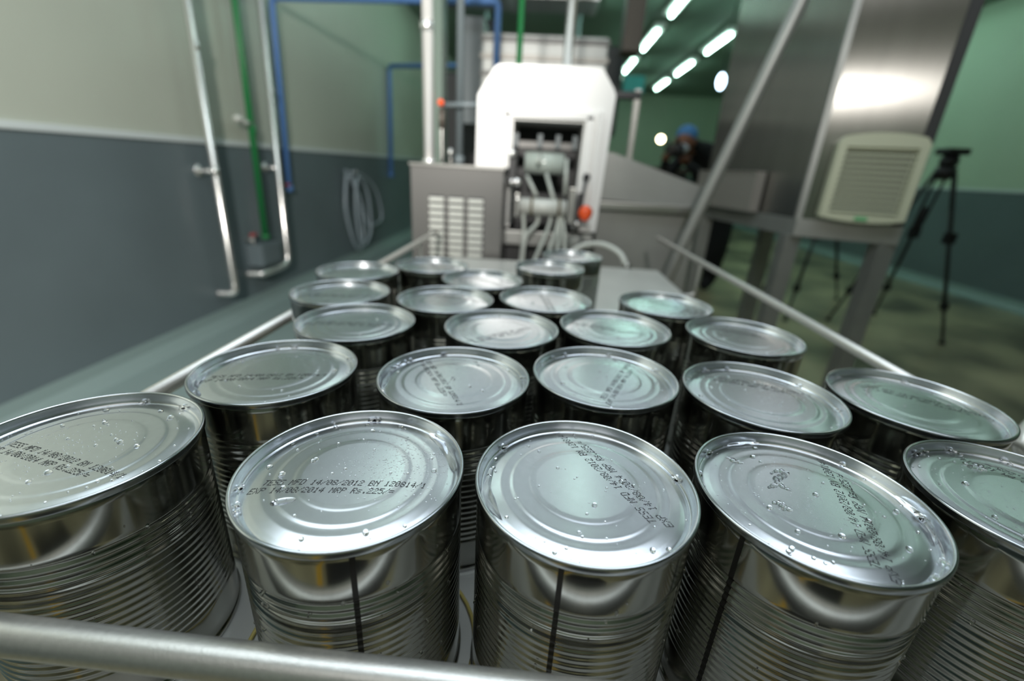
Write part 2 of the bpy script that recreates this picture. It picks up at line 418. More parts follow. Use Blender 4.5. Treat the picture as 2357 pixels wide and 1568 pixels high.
# print: centre of the first line relative to the lid centre, direction in degrees
CODE = {'A0': (.0019, -.0099, -12), 'A1': (-.0001, -.0103, 6), 'A2': (.0075, .0105, 121), 'A3': (.0152, -.0022, 75), 'A4': (.016, .012, 128),
 'B0': (-.0014, -.0083, 12), 'B1': (-.0075, -.0045, -60), 'B2': (.0095, -.0016, 66), 'B3': (.0045, .0165, -17), 'B4': (.014, .004, -33),
 'C0': (0, -.002, 5), 'C1': (0, -.012, 40), 'C2': (-.006, .0, -20), 'C3': (.002, .012, -25), 'D0': (0, -.008, 8), 'D1': (0, .01, 170), 'D2': (0, -.01, 100), 'D3': (.004, .004, -50),
 'E0': (0, .008, 20), 'E1': (0, 0, 140), 'E2': (0, .01, -70), 'E3': (0, -.006, 15), 'E4': (0, .007, 200)}
SEAM = {'A0': 200, 'A1': -69, 'A2': -104, 'A3': 214, 'A4': 60, 'B0': 70, 'B1': 100, 'B2': 30, 'B3': 120, 'B4': 80, 'C0': 90, 'C1': 20, 'C2': 140, 'C3': 75,
 'D0': 100, 'D1': 60, 'D2': 110, 'D3': 90, 'E0': 45, 'E1': 130, 'E2': 95, 'E3': 60, 'E4': 120}
LBL = {
 'A0': 'large wet front row tin can cut by the left edge of the photo',
 'A1': 'front row tin can whose printed date code reads level towards the viewer',
 'A2': 'middle front row tin can, its date code running up to the far left',
 'A3': 'front row tin can with wriggly water streaks on its lid, second from right',
 'A4': 'front row tin can cut off by the right edge of the photo',
 'B0': 'leftmost tin can of the second row, with a level date code',
 'B1': 'second row tin can, second from left, date code running towards the viewer',
 'B2': 'middle second row tin can, date code along its right side',
 'B3': 'second row tin can, second from right, date code along its far side',
 'B4': 'rightmost tin can of the second row, near the right side bar',
 'C0': 'third row tin can at the left end, behind the leftmost can of the second row',
 'C1': 'third row tin can second from left, with rippled pinkish reflections on the lid',
 'C2': 'third row tin can second from right, touching the centre of the table',
 'C3': 'third row tin can at the right end, beside the bare table edge',
 'D0': 'fourth row tin can at the far left beside the left side bar',
 'D1': 'fourth row tin can second from left, behind the gap of the third row',
 'D2': 'fourth row tin can with a rippled lid, in front of the two farthest',
 'D3': 'tin can standing alone on the right of the fourth row, on bare table',
 'E0': 'first tin can of the fifth row, far back by the left side bar',
 'E1': 'far tin can in the fifth row with its lid tucked between three others',
 'E2': 'far tin can at back left, in line with the louvred cabinet',
 'E3': 'second farthest tin can, its ribbed side showing in front of the farthest can',
 'E4': 'farthest tin can, standing last below the hanging white tubes'}
can_roots = {}
for n, (x, y) in CANS.items():
    r = thing('tin_can', (x, y, -HC), LBL[n], 'tin can', 'tin cans standing on the table')
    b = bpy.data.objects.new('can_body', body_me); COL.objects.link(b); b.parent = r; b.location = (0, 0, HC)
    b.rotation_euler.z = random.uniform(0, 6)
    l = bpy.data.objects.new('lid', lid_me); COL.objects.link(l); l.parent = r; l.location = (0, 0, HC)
    m_ = bpy.data.objects.new('seam_rim', rim_me); COL.objects.link(m_); m_.parent = r; m_.location = (0, 0, HC)
    cx, cy2, an = CODE[n]; cy2 += .0018
    k = bpy.data.objects.new('printed_date_code', code_mesh(cx, cy2, math.radians(an), 1.08 if n in ('A3', 'A2') else 1.0).mesh('printed_date_code', m_ink)); COL.objects.link(k)
    k.parent = r; k.location = (0, 0, HC); k['label'] = 'black dot-matrix print'
    s_ = bpy.data.objects.new('side_seam', seam_mesh(math.radians(SEAM[n])).mesh('side_seam', m_seam)); COL.objects.link(s_)
    s_.parent = r; s_.location = (0, 0, HC); s_['label'] = 'dark vertical weld seam'
    can_roots[n] = r

# water: fine spray nobody could count is one object; the big puddles are things
def dome(mb, c, rx, ry, h, ang=0, seg=14, rings=5, sink=.00002):
    v = []; f = []; ca, sa = math.cos(ang), math.sin(ang)
    for j in range(rings):
        t = j/rings*PI/2; rr = math.cos(t); z = math.sin(t)*h
        for k in range(seg):
            a = 2*PI*k/seg; lx = rx*rr*math.cos(a); ly = ry*rr*math.sin(a)
            v.append((c[0]+lx*ca-ly*sa, c[1]+lx*sa+ly*ca, c[2]+z-sink))
    v.append((c[0], c[1], c[2]+h-sink))
    for j in range(rings-1):
        for k in range(seg):
            f.append((j*seg+k, j*seg+(k+1) % seg, (j+1)*seg+(k+1) % seg, (j+1)*seg+k))
    for k in range(seg): f.append(((rings-1)*seg+k, (rings-1)*seg+(k+1) % seg, rings*seg))
    f.append(tuple(range(seg))[::-1])
    mb.add(v, f)
spray = MB()
rnd = random.Random(3)
NUM = {'A': (55, 190), 'B': (22, 120), 'C': (10, 60), 'D': (5, 20), 'E': (2, 6)}
for n, (x, y) in CANS.items():
    big, fine = NUM[n[0]]
    if n == 'A2': fine = 30
    if n == 'A1': fine = 480
    for i in range(big):
        r = .0455*math.sqrt(rnd.random()); a = rnd.uniform(0, 2*PI)
        s = rnd.uniform(.00035, .0009) if rnd.random() < .82 else rnd.uniform(.0011, .0016)
        dome(spray, (x+r*math.cos(a), y+r*math.sin(a), lid_z(r)), s, s*rnd.uniform(.75, 1), s*.78, rnd.uniform(0, 3))
    cxx, cyy = rnd.uniform(-.015, .02), rnd.uniform(-.01, .02)
    for i in range(fine):
        px, py = rnd.gauss(cxx, .017), rnd.gauss(cyy, .014); r = math.hypot(px, py)
        if r > .044: continue
        s = rnd.uniform(.00020, .00042)
        dome(spray, (x+px, y+py, lid_z(r)), s, s, s*.6, 0, 7, 3)
    if n[0] in 'AB':     # beads of water in the groove under the rim
        for i in range(9):
            a = rnd.uniform(0, 2*PI); r = .0468
            dome(spray, (x+r*math.cos(a), y+r*math.sin(a), -.0052), .0011, rnd.uniform(.0014, .0028), .0013, a, 12, 4)
        for i in range(26 if n[0] == 'A' else 8):   # drops on the side walls
            a = rnd.uniform(-PI, 0); z = rnd.uniform(-.085, -.012); s = rnd.uniform(.0004, .0011)
            spray.sphere((x+.0492*math.cos(a), y+.0492*math.sin(a), z), (s*.8, s*.8, s*rnd.uniform(.8, 1.8)), 10, 6)
solo('water_droplets', spray, m_water, 'clear water droplets sprinkled over the can lids and sides', 'water', kind='stuff')
def arc_puddle(can, a0, a1, rad, wid, h, label, wob=.0006, seed=1):
    x, y = CANS[can]; mb = MB(); rn = random.Random(seed); N = 26; v = []; f = []; K = 9
    for i in range(N+1):
        u = i/N; a = math.radians(a0+(a1-a0)*u); env = math.sin(PI*min(1, max(0, u)))**.5 if 0 < u < 1 else .02
        wd = wid*env*(1+.35*math.sin(u*9+seed)); rc = rad+wob*math.sin(u*7+seed*2)
        for k in range(K):
            q = -1+2*k/(K-1); r = min(rc+q*wd, .0479)
            z = max(-.0049, lid_z(min(r, .0477)))-.00003+h*env*(1-q*q)**.6
            v.append((x+r*math.cos(a), y+r*math.sin(a), z))
    for i in range(N):
        for k in range(K-1): f.append((i*K+k, i*K+k+1, (i+1)*K+k+1, (i+1)*K+k))
    mb.add(v, f)
    b = [(p[0], p[1], p[2]) for p in v]
    return solo('water_puddle', mb, m_water, label, 'puddle', 'water puddles on the lids')
arc_puddle('A1', 10, 56, .0455, .0022, .0026, 'curved water puddle at the right rim of the level-printed front can', seed=1)
arc_puddle('A2', 170, 216, .0448, .0024, .0026, 'ragged water puddle at the left rim of the middle front can', seed=2)
arc_puddle('A3', -28, 12, .0458, .0018, .0026, 'curved water puddle at the right rim of the front can with streaks', seed=3)
arc_puddle('A3', 92, 118, .0458, .0016, .0012, 'water puddle at the far rim of the front can with streaks', seed=4)
arc_puddle('B0', 188, 232, .0455, .0022, .0015, 'water puddle at the left rim of the leftmost second row can', seed=5)
arc_puddle('B1', 150, 200, .0458, .0018, .0013, 'dark water puddle at the left rim of the second row can with inward-running code', seed=6)
def worm(can, pts, w_, label):
    x, y = CANS[can]; mb = MB(); P = smooth_path([(x+a, y+b, lid_z(math.hypot(a, b))) for a, b in pts], 8)
    rs = [w_*(.35+.65*math.sin(PI*i/(len(P)-1)))*(1+.3*math.sin(i*1.3)) for i in range(len(P))]
    mb.tube(P, rs, 10)
    mb.v = [(a, b, c if c > lid_z(math.hypot(a-x, b-y)) else lid_z(math.hypot(a-x, b-y))+(c-lid_z(math.hypot(a-x, b-y)))*.1) for a, b, c in mb.v]
    return solo('water_streak', mb, m_water, label, 'water streak', 'water streaks on a lid')
worm('A3', [(-.010, .016), (-.005, .019), (-.002, .017), (-.006, .014), (-.010, .011), (-.009, .006), (-.006, .004)], .0013, 'wriggly water streak near the centre of the streaked front can lid')
worm('A3', [(-.0165, .0045), (-.013, .0065), (-.0105, .007)], .0010, 'short thin water streak left of the wriggly one')
worm('A3', [(-.0195, -.006), (-.016, -.0065), (-.0155, -.009), (-.0125, -.010)], .0014, 'zigzag water streak low on the left of the streaked lid')
fs = MB(); _x, _y = CANS['A1']
dome(fs, (_x-.021, _y-.0225, lid_z(.031)-.0001), .0052, .0022, .0007, .35, 20, 6)
solo('water_puddle', fs, m_water, 'flat water smear low on the left of the level-printed front can lid', 'puddle', 'water puddles on the lids')
worm('A3', [(-.027, .0285), (-.0235, .025), (-.020, .0235)], .0012, 'water streak near the far left rim of the streaked lid')
worm('A4', [(-.006, .030), (-.002, .029), (.001, .027)], .0016, 'big drop streak on the lid at the right edge')
# a yellowish cord loop lying on the table between the front cans
cx, cyy = CANS['A1']
P = [(cx-.004+.062*math.cos(a), cyy+.002+.056*math.sin(a), TZ+.0013) for a in [2*PI*k/48 for k in range(48)]]
solo('yellow_cord', MB().tube(P, .0012, 8, close=True), m_cord, 'thin yellow cord looped on the table around the base of a front can', 'cord')

# ------------------------------------------------------------------ left wall: pipes
def wallpipe(name, pts, r, m, label, cat='pipe', n=16): 
    return thing(name, pts[-1], label, cat), pts
XP = XL+.11
def elbow(pts, n=5): return pts
t = thing('steel_pipe', (XP, 2.62, -.70), 'nearest bright steel pipe running down the left wall', 'pipe')
part('pipe_run', MB().tube([(XP, 2.64, CE), (XP, 2.62, -.63)]+smooth_path([(XP, 2.62, -.63), (XP, 2.61, -.685), (XP-.03, 2.60, -.70), (XL+.013, 2.59, -.70)], 5)[1:], .020, 16), m_polish, t)
part('wall_bracket', MB().tube([(XP, 2.62, .02), (XL+.013, 2.62, .02)], .014, 12).tube([(XL+.013, 2.62, .02), (XL+.02, 2.62, .02)], .035, 16), m_polish, t)
part('pipe_joint', MB().tube([(XP, 2.62, .0), (XP, 2.62, .045)], .024, 16), m_polish, t)
part('pipe_joint', MB().tube([(XP, 2.635, .62), (XP, 2.635, .665)], .024, 16), m_polish, t)
t = thing('steel_pipe', (XP, 3.2, -.66), 'second steel pipe on the left wall, bending towards the viewer at its foot', 'pipe')
part('pipe_run', MB().tube([(XP, 3.34, CE), (XP, 3.26, -.56)]+smooth_path([(XP, 3.26, -.56), (XP, 3.24, -.62), (XP, 3.17, -.64), (XP, 2.95, -.645), (XP-.03, 2.92, -.645), (XL+.013, 2.9, -.645)], 5)[1:], .020, 16), m_polish, t)
part('wall_bracket', MB().tube([(XP, 3.28, .04), (XL+.013, 3.28, .04)], .014, 12).tube([(XL+.013, 3.28, .04), (XL+.02, 3.28, .04)], .035, 16), m_polish, t)
part('pipe_joint', MB().tube([(XP, 3.3, .50), (XP, 3.3, .54)], .024, 16), m_polish, t)
XG = XL+.07
t = thing('green_pipe', (XG, 3.05, -.43), 'green painted pipe coming down the left wall between two steel pipes', 'pipe')
part('pipe_run', MB().tube([(XG, 3.13, CE), (XG, 3.08, -.43)], .021, 14), m_green, t)
part('coupling', MB().tube([(XG, 3.10, .24), (XG, 3.10, .30)], .024, 14).tube([(XG, 3.08, -.43), (XG, 3.08, -.40)], .026, 14), m_green, t)
v_ = part('valve', MB().tube([(XG, 3.10, .30), (XG, 2.98, .32)], .017, 12).sphere((XG, 2.97, .325), (.028, .035, .024)), m_whitep, t, 'white valve body on a green pipe')
t = thing('tap', (XL+.05, 2.9, -.40), 'small wall tap with a red handle below the green pipe', 'tap')
part('tap_body', MB().tube([(XL+.013, 2.95, -.42), (XL+.07, 2.95, -.42)], .012, 12).tube([(XL+.06, 2.95, -.47), (XL+.06, 2.95, -.40)], .010, 12), m_dull, t)
part('handle', MB().sphere((XL+.065, 2.95, -.385), (.018, .035, .012)), m_red, t, 'red tap handle')
t = thing('wall_box', (XL+.05, 3.05, -.56), 'slate grey box on the wall at the foot of the green pipe', 'box')
part('casing', MB().box((XL+.013, 2.93, -.60), (XL+.12, 3.16, -.45), .006), m_dado, t)
part('lid', MB().box((XL+.12, 2.94, -.59), (XL+.126, 3.15, -.46), .002), m_dado, t)
XB = XL+.05
t = thing('blue_pipe', (XB, 3.5, -.12), 'long blue pipe that drops down the left wall and crosses above to the machine', 'pipe')
part('pipe_run', MB().tube([(XB, 3.50, -.10), (XB, 3.56, 1.06)]+smooth_path([(XB, 3.56, 1.06), (XB+.01, 3.56, 1.11), (XB+.05, 3.555, 1.125)], 4)[1:]+[(-.41, 3.4, 1.108)]+smooth_path([(-.41, 3.4, 1.108), (-.385, 3.4, 1.10), (-.375, 3.4, 1.08)], 4)[1:]+[(-.375, 3.4, .35)], .022, 14), m_blue, t)
part('end_cap', MB().tube([(XB, 3.5, -.13), (XB, 3.5, -.09)], .028, 14), m_blue, t)
part('handle', MB().sphere((XB+.02, 3.45, -.08), (.015, .03, .012)), m_red, t, 'small red valve handle')
t = thing('blue_pipe', (XB, 5.95, -.05), 'fainter blue pipe farther down the left wall that turns right behind the steel pole', 'pipe')
part('pipe_run', MB().tube([(XB, 5.95, -.03), (XB, 6.05, 1.13)]+smooth_path([(XB, 6.05, 1.13), (XB+.01, 6.05, 1.18), (XB+.06, 6.05, 1.19)], 4)[1:]+[(-.3, 6.0, 1.25)], .026, 14), m_blue, t)
part('end_cap', MB().tube([(XB, 5.94, -.06), (XB, 5.945, -.02)], .034, 14), m_blue, t)
# hose loops on the left wall
hx = XL+.06
t = thing('coiled_hose', (hx, 4.9, -.95+.2), 'pale hose hung in loose loops on the left wall before the louvred cabinet', 'hose')
mb = MB()
mb.tube(smooth_path([(hx, 4.55, -.02), (hx, 4.48, -.35), (hx, 4.62, -.68), (hx, 4.80, -.78), (hx, 4.9, -.55), (hx, 4.78, -.2), (hx, 4.56, -.0)], 8, True), .014, 10)
mb.tube(smooth_path([(hx+.03, 4.6, .0), (hx+.03, 5.0, -.06), (hx+.03, 5.3, -.22), (hx+.03, 5.42, -.50), (hx+.03, 5.2, -.56), (hx+.03, 4.95, -.52), (hx+.03, 4.78, -.25)], 8, True), .014, 10)
mb.tube(smooth_path([(hx+.05, 4.7, -.05), (hx+.05, 4.62, -.4), (hx+.05, 4.72, -.72), (hx+.05, 4.98, -.6), (hx+.05, 4.95, -.2)], 8, True), .014, 10)
part('hose', mb, m_hose, t)
part('hook', MB().tube([(XL+.013, 4.66, -.0), (hx+.06, 4.66, -.0), (hx+.06, 4.66, .03)], .008, 8), m_dull, t)

# ------------------------------------------------------------------ the machine behind the table
Y0 = 1.5
t = thing('louvred_cabinet', (-.28, 1.4, FL), 'grey steel cabinet with three columns of white louvres, left of the white machine', 'cabinet')
part('cabinet_body', MB().prism([(-.380, 1.335), (-.115, 1.335), (-.115, 1.492), (-.232, 1.492), (-.232, 1.9), (-.425, 1.9), (-.425, 1.5), (-.380, 1.495)], FL, .124), m_cab, t)
part('top_rim', MB().prism([(-.384, 1.330), (-.111, 1.330), (-.111, 1.494), (-.230, 1.494), (-.230, 1.905), (-.43, 1.905), (-.43, 1.5), (-.384, 1.495)], .124, .131), m_steel, t)
for cxx in (-.305, -.248, -.191):
    part('louvre_gap_shade', MB().box((cxx-.023, 1.3335, -.168), (cxx+.023, 1.3352, .046)), m_dark, t)  # dark plate stands in for the shade between the slats
    mb = MB()
    for k in range(11):
        z = .035-.0192*k
        mb.box((cxx-.0215, 1.328, z-.0057), (cxx+.0215, 1.3338, z+.0057), .0012)
    part('louvre_column', mb, m_whitep, t, 'column of white louvre slats')
# uprights and pipes rising behind the cabinet
t = thing('steel_pole', (-.378, Y0+.05, .132), 'bright polished steel pole rising from the louvred cabinet', 'pole')
part('pole_tube', MB().tube([(-.378, Y0+.05, .130), (-.381, Y0+.05, CE)], .017, 20), m_bright, t)
part('clamp', MB().tube([(-.380, Y0+.05, .495), (-.380, Y0+.05, .52)], .0205, 20), m_polish, t)
part('base_flange', MB().tube([(-.378, Y0+.05, .132), (-.378, Y0+.05, .142)], .024, 20), m_polish, t)
solo('wall_column', MB().box((-.62, 2.5, FL), (-.54, 2.62, CE), .004), m_dkg, 'narrow pale green upright just right of the bright steel pole', 'column')
t = thing('grey_conduit', (-.30, 1.65, .13), 'dark grey conduit pipe standing between the steel pole and the white machine', 'pipe')
part('conduit', MB().tube([(-.298, 1.65, .12), (-.298, 1.65, CE)], .0125, 14), m_greyc, t)
part('coupling', MB().tube([(-.298, 1.65, .13), (-.298, 1.65, .16)], .017, 14), m_greyc, t)
t = thing('air_pipe', (-.345, 1.62, .13), 'slim steel air pipe with an orange knob beside the grey conduit', 'pipe')
part('pipe_run', MB().tube(smooth_path([(-.352, 1.62, .12), (-.352, 1.62, .25), (-.352, 1.62, .30)], 3), .0075, 12), m_steel, t)
part('cross_pipe', MB().tube([(-.352, 1.62, .31), (-.20, 1.62, .318)], .008, 12), m_greyc, t)
part('valve_body', MB().tube([(-.352, 1.62, .24), (-.352, 1.62, .30)], .011, 12), m_brown, t)
part('knob', MB().sphere((-.352, 1.605, .315), .011), m_orange, t, 'orange knob')
t = thing('gauge', (-.32, 1.6, .13), 'small round steel gauge on top of the louvred cabinet', 'gauge')
part('dial', MB().tube([(-.318, 1.585, .168), (-.318, 1.60, .168)], .013, 16), m_steel, t)
part('stem', MB().tube([(-.318, 1.6, .128), (-.318, 1.6, .16)], .004, 8), m_steel, t)
t = thing('upright_pipe', (.05, 1.75, .4), 'pale steel pipe rising from behind the white machine head', 'pipe')
part('pipe_run', MB().tube([(.048, 1.72, .38), (.048, 1.72, CE)], .0165, 16), m_polish, t)
part('flange', MB().tube([(.048, 1.72, .38), (.048, 1.72, .41)], .026, 16), m_steel, t)
t = thing('green_pipe', (-.10, 1.72, .4), 'green pipe dropping onto the white machine head', 'pipe')
part('pipe_run', MB().tube([(-.112, 1.70, .38), (-.112, 1.70, CE)], .010, 14), m_green, t)
part('coupling', MB().tube([(-.112, 1.70, .40), (-.112, 1.70, .43)], .014, 14), m_green, t)
# banded grey housing and duct behind
t = thing('motor_housing', (-.05, 3.75, FL), 'grey banded box housing behind and above the white machine head', 'housing')
part('housing_body', MB().box((-.50, 3.60, .55), (.37, 4.2, .99), .01), m_dull, t)
for k in range(4): part('band', MB().box((-.51, 3.585, .97-.105*k-.03), (.38, 3.60, .97-.105*k), .003), m_pale if k == 1 else m_cab, t)
part('side_panel', MB().box((-.66, 3.66, .42), (-.50, 4.1, 1.10), .006), m_greyc, t)
part('stand', MB().box((-.45, 3.65, FL), (.32, 4.15, .55)), m_dark, t)
t = thing('ceiling_duct', (-.3, 3.6, 1.1), 'pale horizontal duct at the top edge between the blue and green pipes', 'duct')
part('duct_body', MB().box((-.80, 3.5, 1.165), (.24, 3.8, 1.40), .01), m_dull, t)
part('duct_flange', MB().box((-.33, 3.485, 1.16), (-.28, 3.81, 1.41), .003), m_steel, t)
part('duct_flange', MB().box((.23, 3.485, 1.16), (.27, 3.81, 1.41), .003), m_steel, t)
part('hanger', MB().tube([(-.5, 3.65, 1.40), (-.5, 3.65, CE)], .008, 8), m_dull, t)
part('hanger', MB().tube([(.1, 3.65, 1.40), (.1, 3.65, CE)], .008, 8), m_dull, t)
solo('duct_column', MB().box((.50, 3.9, .98), (.64, 4.1, CE), .01), m_brown, 'brownish square duct rising right of the banded housing', 'duct')
solo('dark_machine', MB().box((-1.15, 5.1, FL), (-.2, 5.8, 1.0), .03).box((-.95, 5.05, .55), (-.55, 5.1, .95), .01).tube([(-.7, 5.4, 1.0), (-.7, 5.4, 1.5)], .12, 20).box((-.2, 5.2, .5), (.7, 5.6, 1.3), .02), m_dark, 'black machine in the distance behind the grey conduit', 'machine')
solo('overhead_tank', MB().tube([(-1.0, 6.9, 1.1), (.4, 6.9, 1.1)], .35, 28).tube([(-.9, 6.9, 1.4), (-.9, 6.9, CE)], .03, 10).tube([(.3, 6.9, 1.4), (.3, 6.9, CE)], .03, 10), m_greyc, 'dark rounded tank hanging far behind the white machine', 'tank')

# white seaming head
t = thing('white_machine_head', (0, Y0+.15, FL), 'overexposed white machine head with chamfered top and a dark square opening', 'machine')
HX0, HX1, HT = -.217, .190, .412
op = (-.105, .108, .268)   # opening left, right, top
outer = [(HX0-.004, -.05), (HX0, .33), (HX0+.012, .35), (HX0+.05, HT-.006), (HX0+.062, HT), (HX1-.055, HT+.004), (HX1-.043, HT), (HX1-.006, .362), (HX1+.002, .345), (HX1-.012, -.05)]
inner = [(op[1]-.006, -.05), (op[1], op[2]), (op[0], op[2]), (op[0], -.05)]
ring = outer + inner
mb = MB(); n = len(ring)
v = [(x, Y0, z) for x, z in ring] + [(x, Y0+.26, z) for x, z in ring]
bm = bmesh.new(); vs = [bm.verts.new(p) for p in v]
bm.faces.new(vs[:n]); bm.faces.new(vs[n:][::-1])
for k in range(n): bm.faces.new((vs[k], vs[n+k], vs[n+(k+1) % n], vs[(k+1) % n]))
bmesh.ops.recalc_face_normals(bm, faces=bm.faces[:]); bmesh.ops.triangulate(bm, faces=[f for f in bm.faces if len(f.verts) > 4])
mb.bm(bm)
part('hood', mb, m_white, t)
part('hood_flange', MB().box((op[0]-.030, Y0-.012, -.04), (op[0]-.006, Y0, op[2]+.02), .003).box((op[1]+.004, Y0-.012, -.04), (op[1]+.026, Y0, op[2]+.02), .003).box((op[0]-.03, Y0-.012, op[2]+.006), (op[1]+.026, Y0, op[2]+.03), .003), m_white, t)
part('side_strip', MB().box((HX1-.045, Y0-.02, -.03), (HX1-.030, Y0, .30), .003), m_white, t)
part('back_panel', MB().box((HX0+.01, Y0+.255, -.2), (HX1-.02, Y0+.262, .33)), m_dark, t)
part('lower_frame', MB().box((HX0+.09, Y0+.03, -.62), (-.04, Y0+.24, -.115), .003).box((-.04, Y0+.06, FL), (HX1-.03, Y0+.24, -.115), .003), m_dark, t)
part('shelf_plate', MB().box((HX0+.085, Y0-.01, -.105), (HX1-.02, Y0+.02, -.06), .003).box((HX0+.09, Y0-.004, -.04), (-.105, Y0+.006, .10), .003), m_dull, t)
part('cross_beam', MB().box((op[0]+.004, Y0+.06, .19), (op[1]-.006, Y0+.10, .215), .004), m_cab, t)
for x in (-.098, -.022, .035, .088): part('clamp_block', MB().box((x-.008, Y0+.045, .195), (x+.008, Y0+.06, .235), .002), m_greyc, t)
part('roller', MB().tube([(-.065, Y0+.05, .150), (.058, Y0+.05, .150)],   .034, 32), m_glaze, t, 'shiny roller in the opening')
part('roller', MB().tube([(-.070, Y0-.05, .022), (.075, Y0-.05, .022)], .025, 28), m_whitep, t, 'white lower roller')
for x in (-.033, .052): part('roller_band', MB().tube([(x-.004, Y0-.05, .022), (x+.004, Y0-.05, .022)], .0275, 28), m_strap, t)
part('roller_mount', MB().box((.078, Y0-.07, -.02), (.10, Y0-.01, .085), .003), m_steel, t)
part('roller_mount', MB().box((-.085, Y0-.07, -.01), (-.072, Y0-.02, .06), .003), m_steel, t)
for a, b in (((-.055, Y0-.01, .11), (-.02, Y0-.05, .055)), ((.005, Y0-.01, .12), (.04, Y0-.06, .03)), ((.065, Y0, .165), (.068, Y0-.03, .06)), ((-.02, Y0+.02, .18), (-.022, Y0-.02, .15))):
    part('guide_rod', MB().tube([a, b], .0062, 10), m_tube, t)
part('side_arm', MB().box((-.112, Y0-.03, .085), (-.088, Y0, .185), .004).box((-.15, Y0-.035, -.03), (-.138, Y0-.02, .10), .002), m_dark, t)
part('bolt', MB().sphere((-.103, Y0-.04, .172), .012), m_polish, t)
part('bolt', MB().sphere((-.083, Y0-.045, .091), .013), m_polish, t)
part('bolt', MB().sphere((-.100, Y0-.045, .091), .010), m_polish, t)
part('bolt', MB().sphere((-.078, Y0-.06, .042), .012), m_polish, t)
part('bolt', MB().sphere((.112, Y0-.05, -.022), .010), m_polish, t)
part('knob', MB().sphere((-.146, Y0-.04, .118), .0105), m_black, t, 'black round knob')
part('knob', MB().sphere((.128, Y0-.04, .117), .0115), m_black, t, 'black round knob')
part('lever', MB().tube([(.128, Y0-.04, .115), (.118, Y0-.045, .0)], .0055, 10).box((.105, Y0-.055, -.04), (.122, Y0-.04, .07), .003), m_dark, t)
part('stop_button', MB().tube([(.130, Y0-.072, .012), (.136, Y0-.05, .014)], [.0185, .022], 20).sphere((.133, Y0-.072, .013), (.018, .008, .024)), m_orange, t, 'orange-red mushroom button')
for pts in ([(-.058, Y0-.06, 0), (-.052, Y0-.07, -.06), (-.056, Y0-.11, -.19)], [(-.01, Y0-.055, -.005), (-.014, Y0-.06, -.03), (-.045, Y0-.08, -.07), (-.05, Y0-.10, -.16)],
            [(.03, Y0-.055, -.005), (.02, Y0-.07, -.05), (-.025, Y0-.12, -.17)], [(.055, Y0-.055, 0), (.045, Y0-.07, -.06), (.01, Y0-.12, -.18)],
            [(.055, Y0-.055, 0), (.060, Y0-.07, -.07), (.045, Y0-.12, -.18)], [(.062, Y0-.055, .0), (.075, Y0-.07, -.05), (.085, Y0-.1, -.16)]):
    part('hanging_tube', MB().tube(smooth_path(pts, 6), .0062, 10), m_tube, t)
part('cup', MB().lathe([(.012, -.115), (.022, -.10), (.026, -.075), (.024, -.055)], 20, (.112, Y0-.07, 0), close_bot=True), m_dull, t)
part('cup_nut', MB().sphere((.105, Y0-.08, -.095), .010), m_polish, t)
t = thing('white_hose', (.15, 1.36, -.11), 'curled white hose arching over the far end of the table', 'hose')
part('hose', MB().tube(smooth_path([(.10, 1.38, -.098), (.14, 1.38, -.075), (.19, 1.36, -.068), (.235, 1.33, -.085), (.255, 1.31, -.115)], 8), .0085, 12), m_whitep, t)
part('hose_nozzle', MB().tube([(.255, 1.31, -.115), (.262, 1.30, -.119)], .010, 12), m_steel, t)
# machine flank on the right of the head
t = thing('machine_side_housing', (.36, 1.75, FL), 'grey steel machine housing with a sloping top right of the white head', 'machine')
part('upper_panel', MB().extr([(.200, 1.66, .045), (.200, 1.66, .198), (.225, 1.66, .198), (.545, 1.66, .105), (.545, 1.66, .035)], (0, .36, 0)), m_dull, t)
part('ledge', MB().box((.197, 1.63, .012), (.56, 2.03, .040), .004), m_steel, t)
part('lower_panel', MB().box((.200, 1.66, FL+.1), (.545, 2.02, .012)), m_dull, t)
part('foot', MB().box((.205, 1.68, FL), (.26, 2.0, FL+.1)).box((.48, 1.68, FL), (.54, 2.0, FL+.1)), m_dark, t)
t = thing('portal_frame', (.36, 1.9, .18), 'dark topped steel frame standing behind the sloping housing', 'frame')
part('post', MB().box((.325, 1.98, .11), (.350, 2.0, .44), .003), m_steel, t)
part('cross_bar', MB().box((.23, 1.97, .405), (.350, 2.01, .43), .003), m_dark, t)
t = thing('teal_board', (1.27, 9.02, 1.16), 'small teal board hanging in the distance beyond the machine head', 'board')
part('board', MB().box((1.25, 9.0, 1.46), (1.62, 9.04, 1.74), .01), m_teal, t)
for x in (1.3, 1.57): part('hanging_cord', MB().tube([(x, 9.02, 1.73), (x, 9.02, CE)], .006, 6), m_black, t)
# leaning grey post
t = thing('leaning_post', (.44, 1.62, FL), 'grey round post leaning beside the right end of the table', 'post')
part('post_tube', MB().tube([(.30, 1.61, FL+.01), (.476, 1.56, -.10), (.652, 1.5, .582), (.80, 1.45, 1.16)], .0195, 18), m_greyc if False else m_dull, t)
part('base_plate', MB().box((.25, 1.56, FL), (.35, 1.66, FL+.012), .003), m_dull, t)

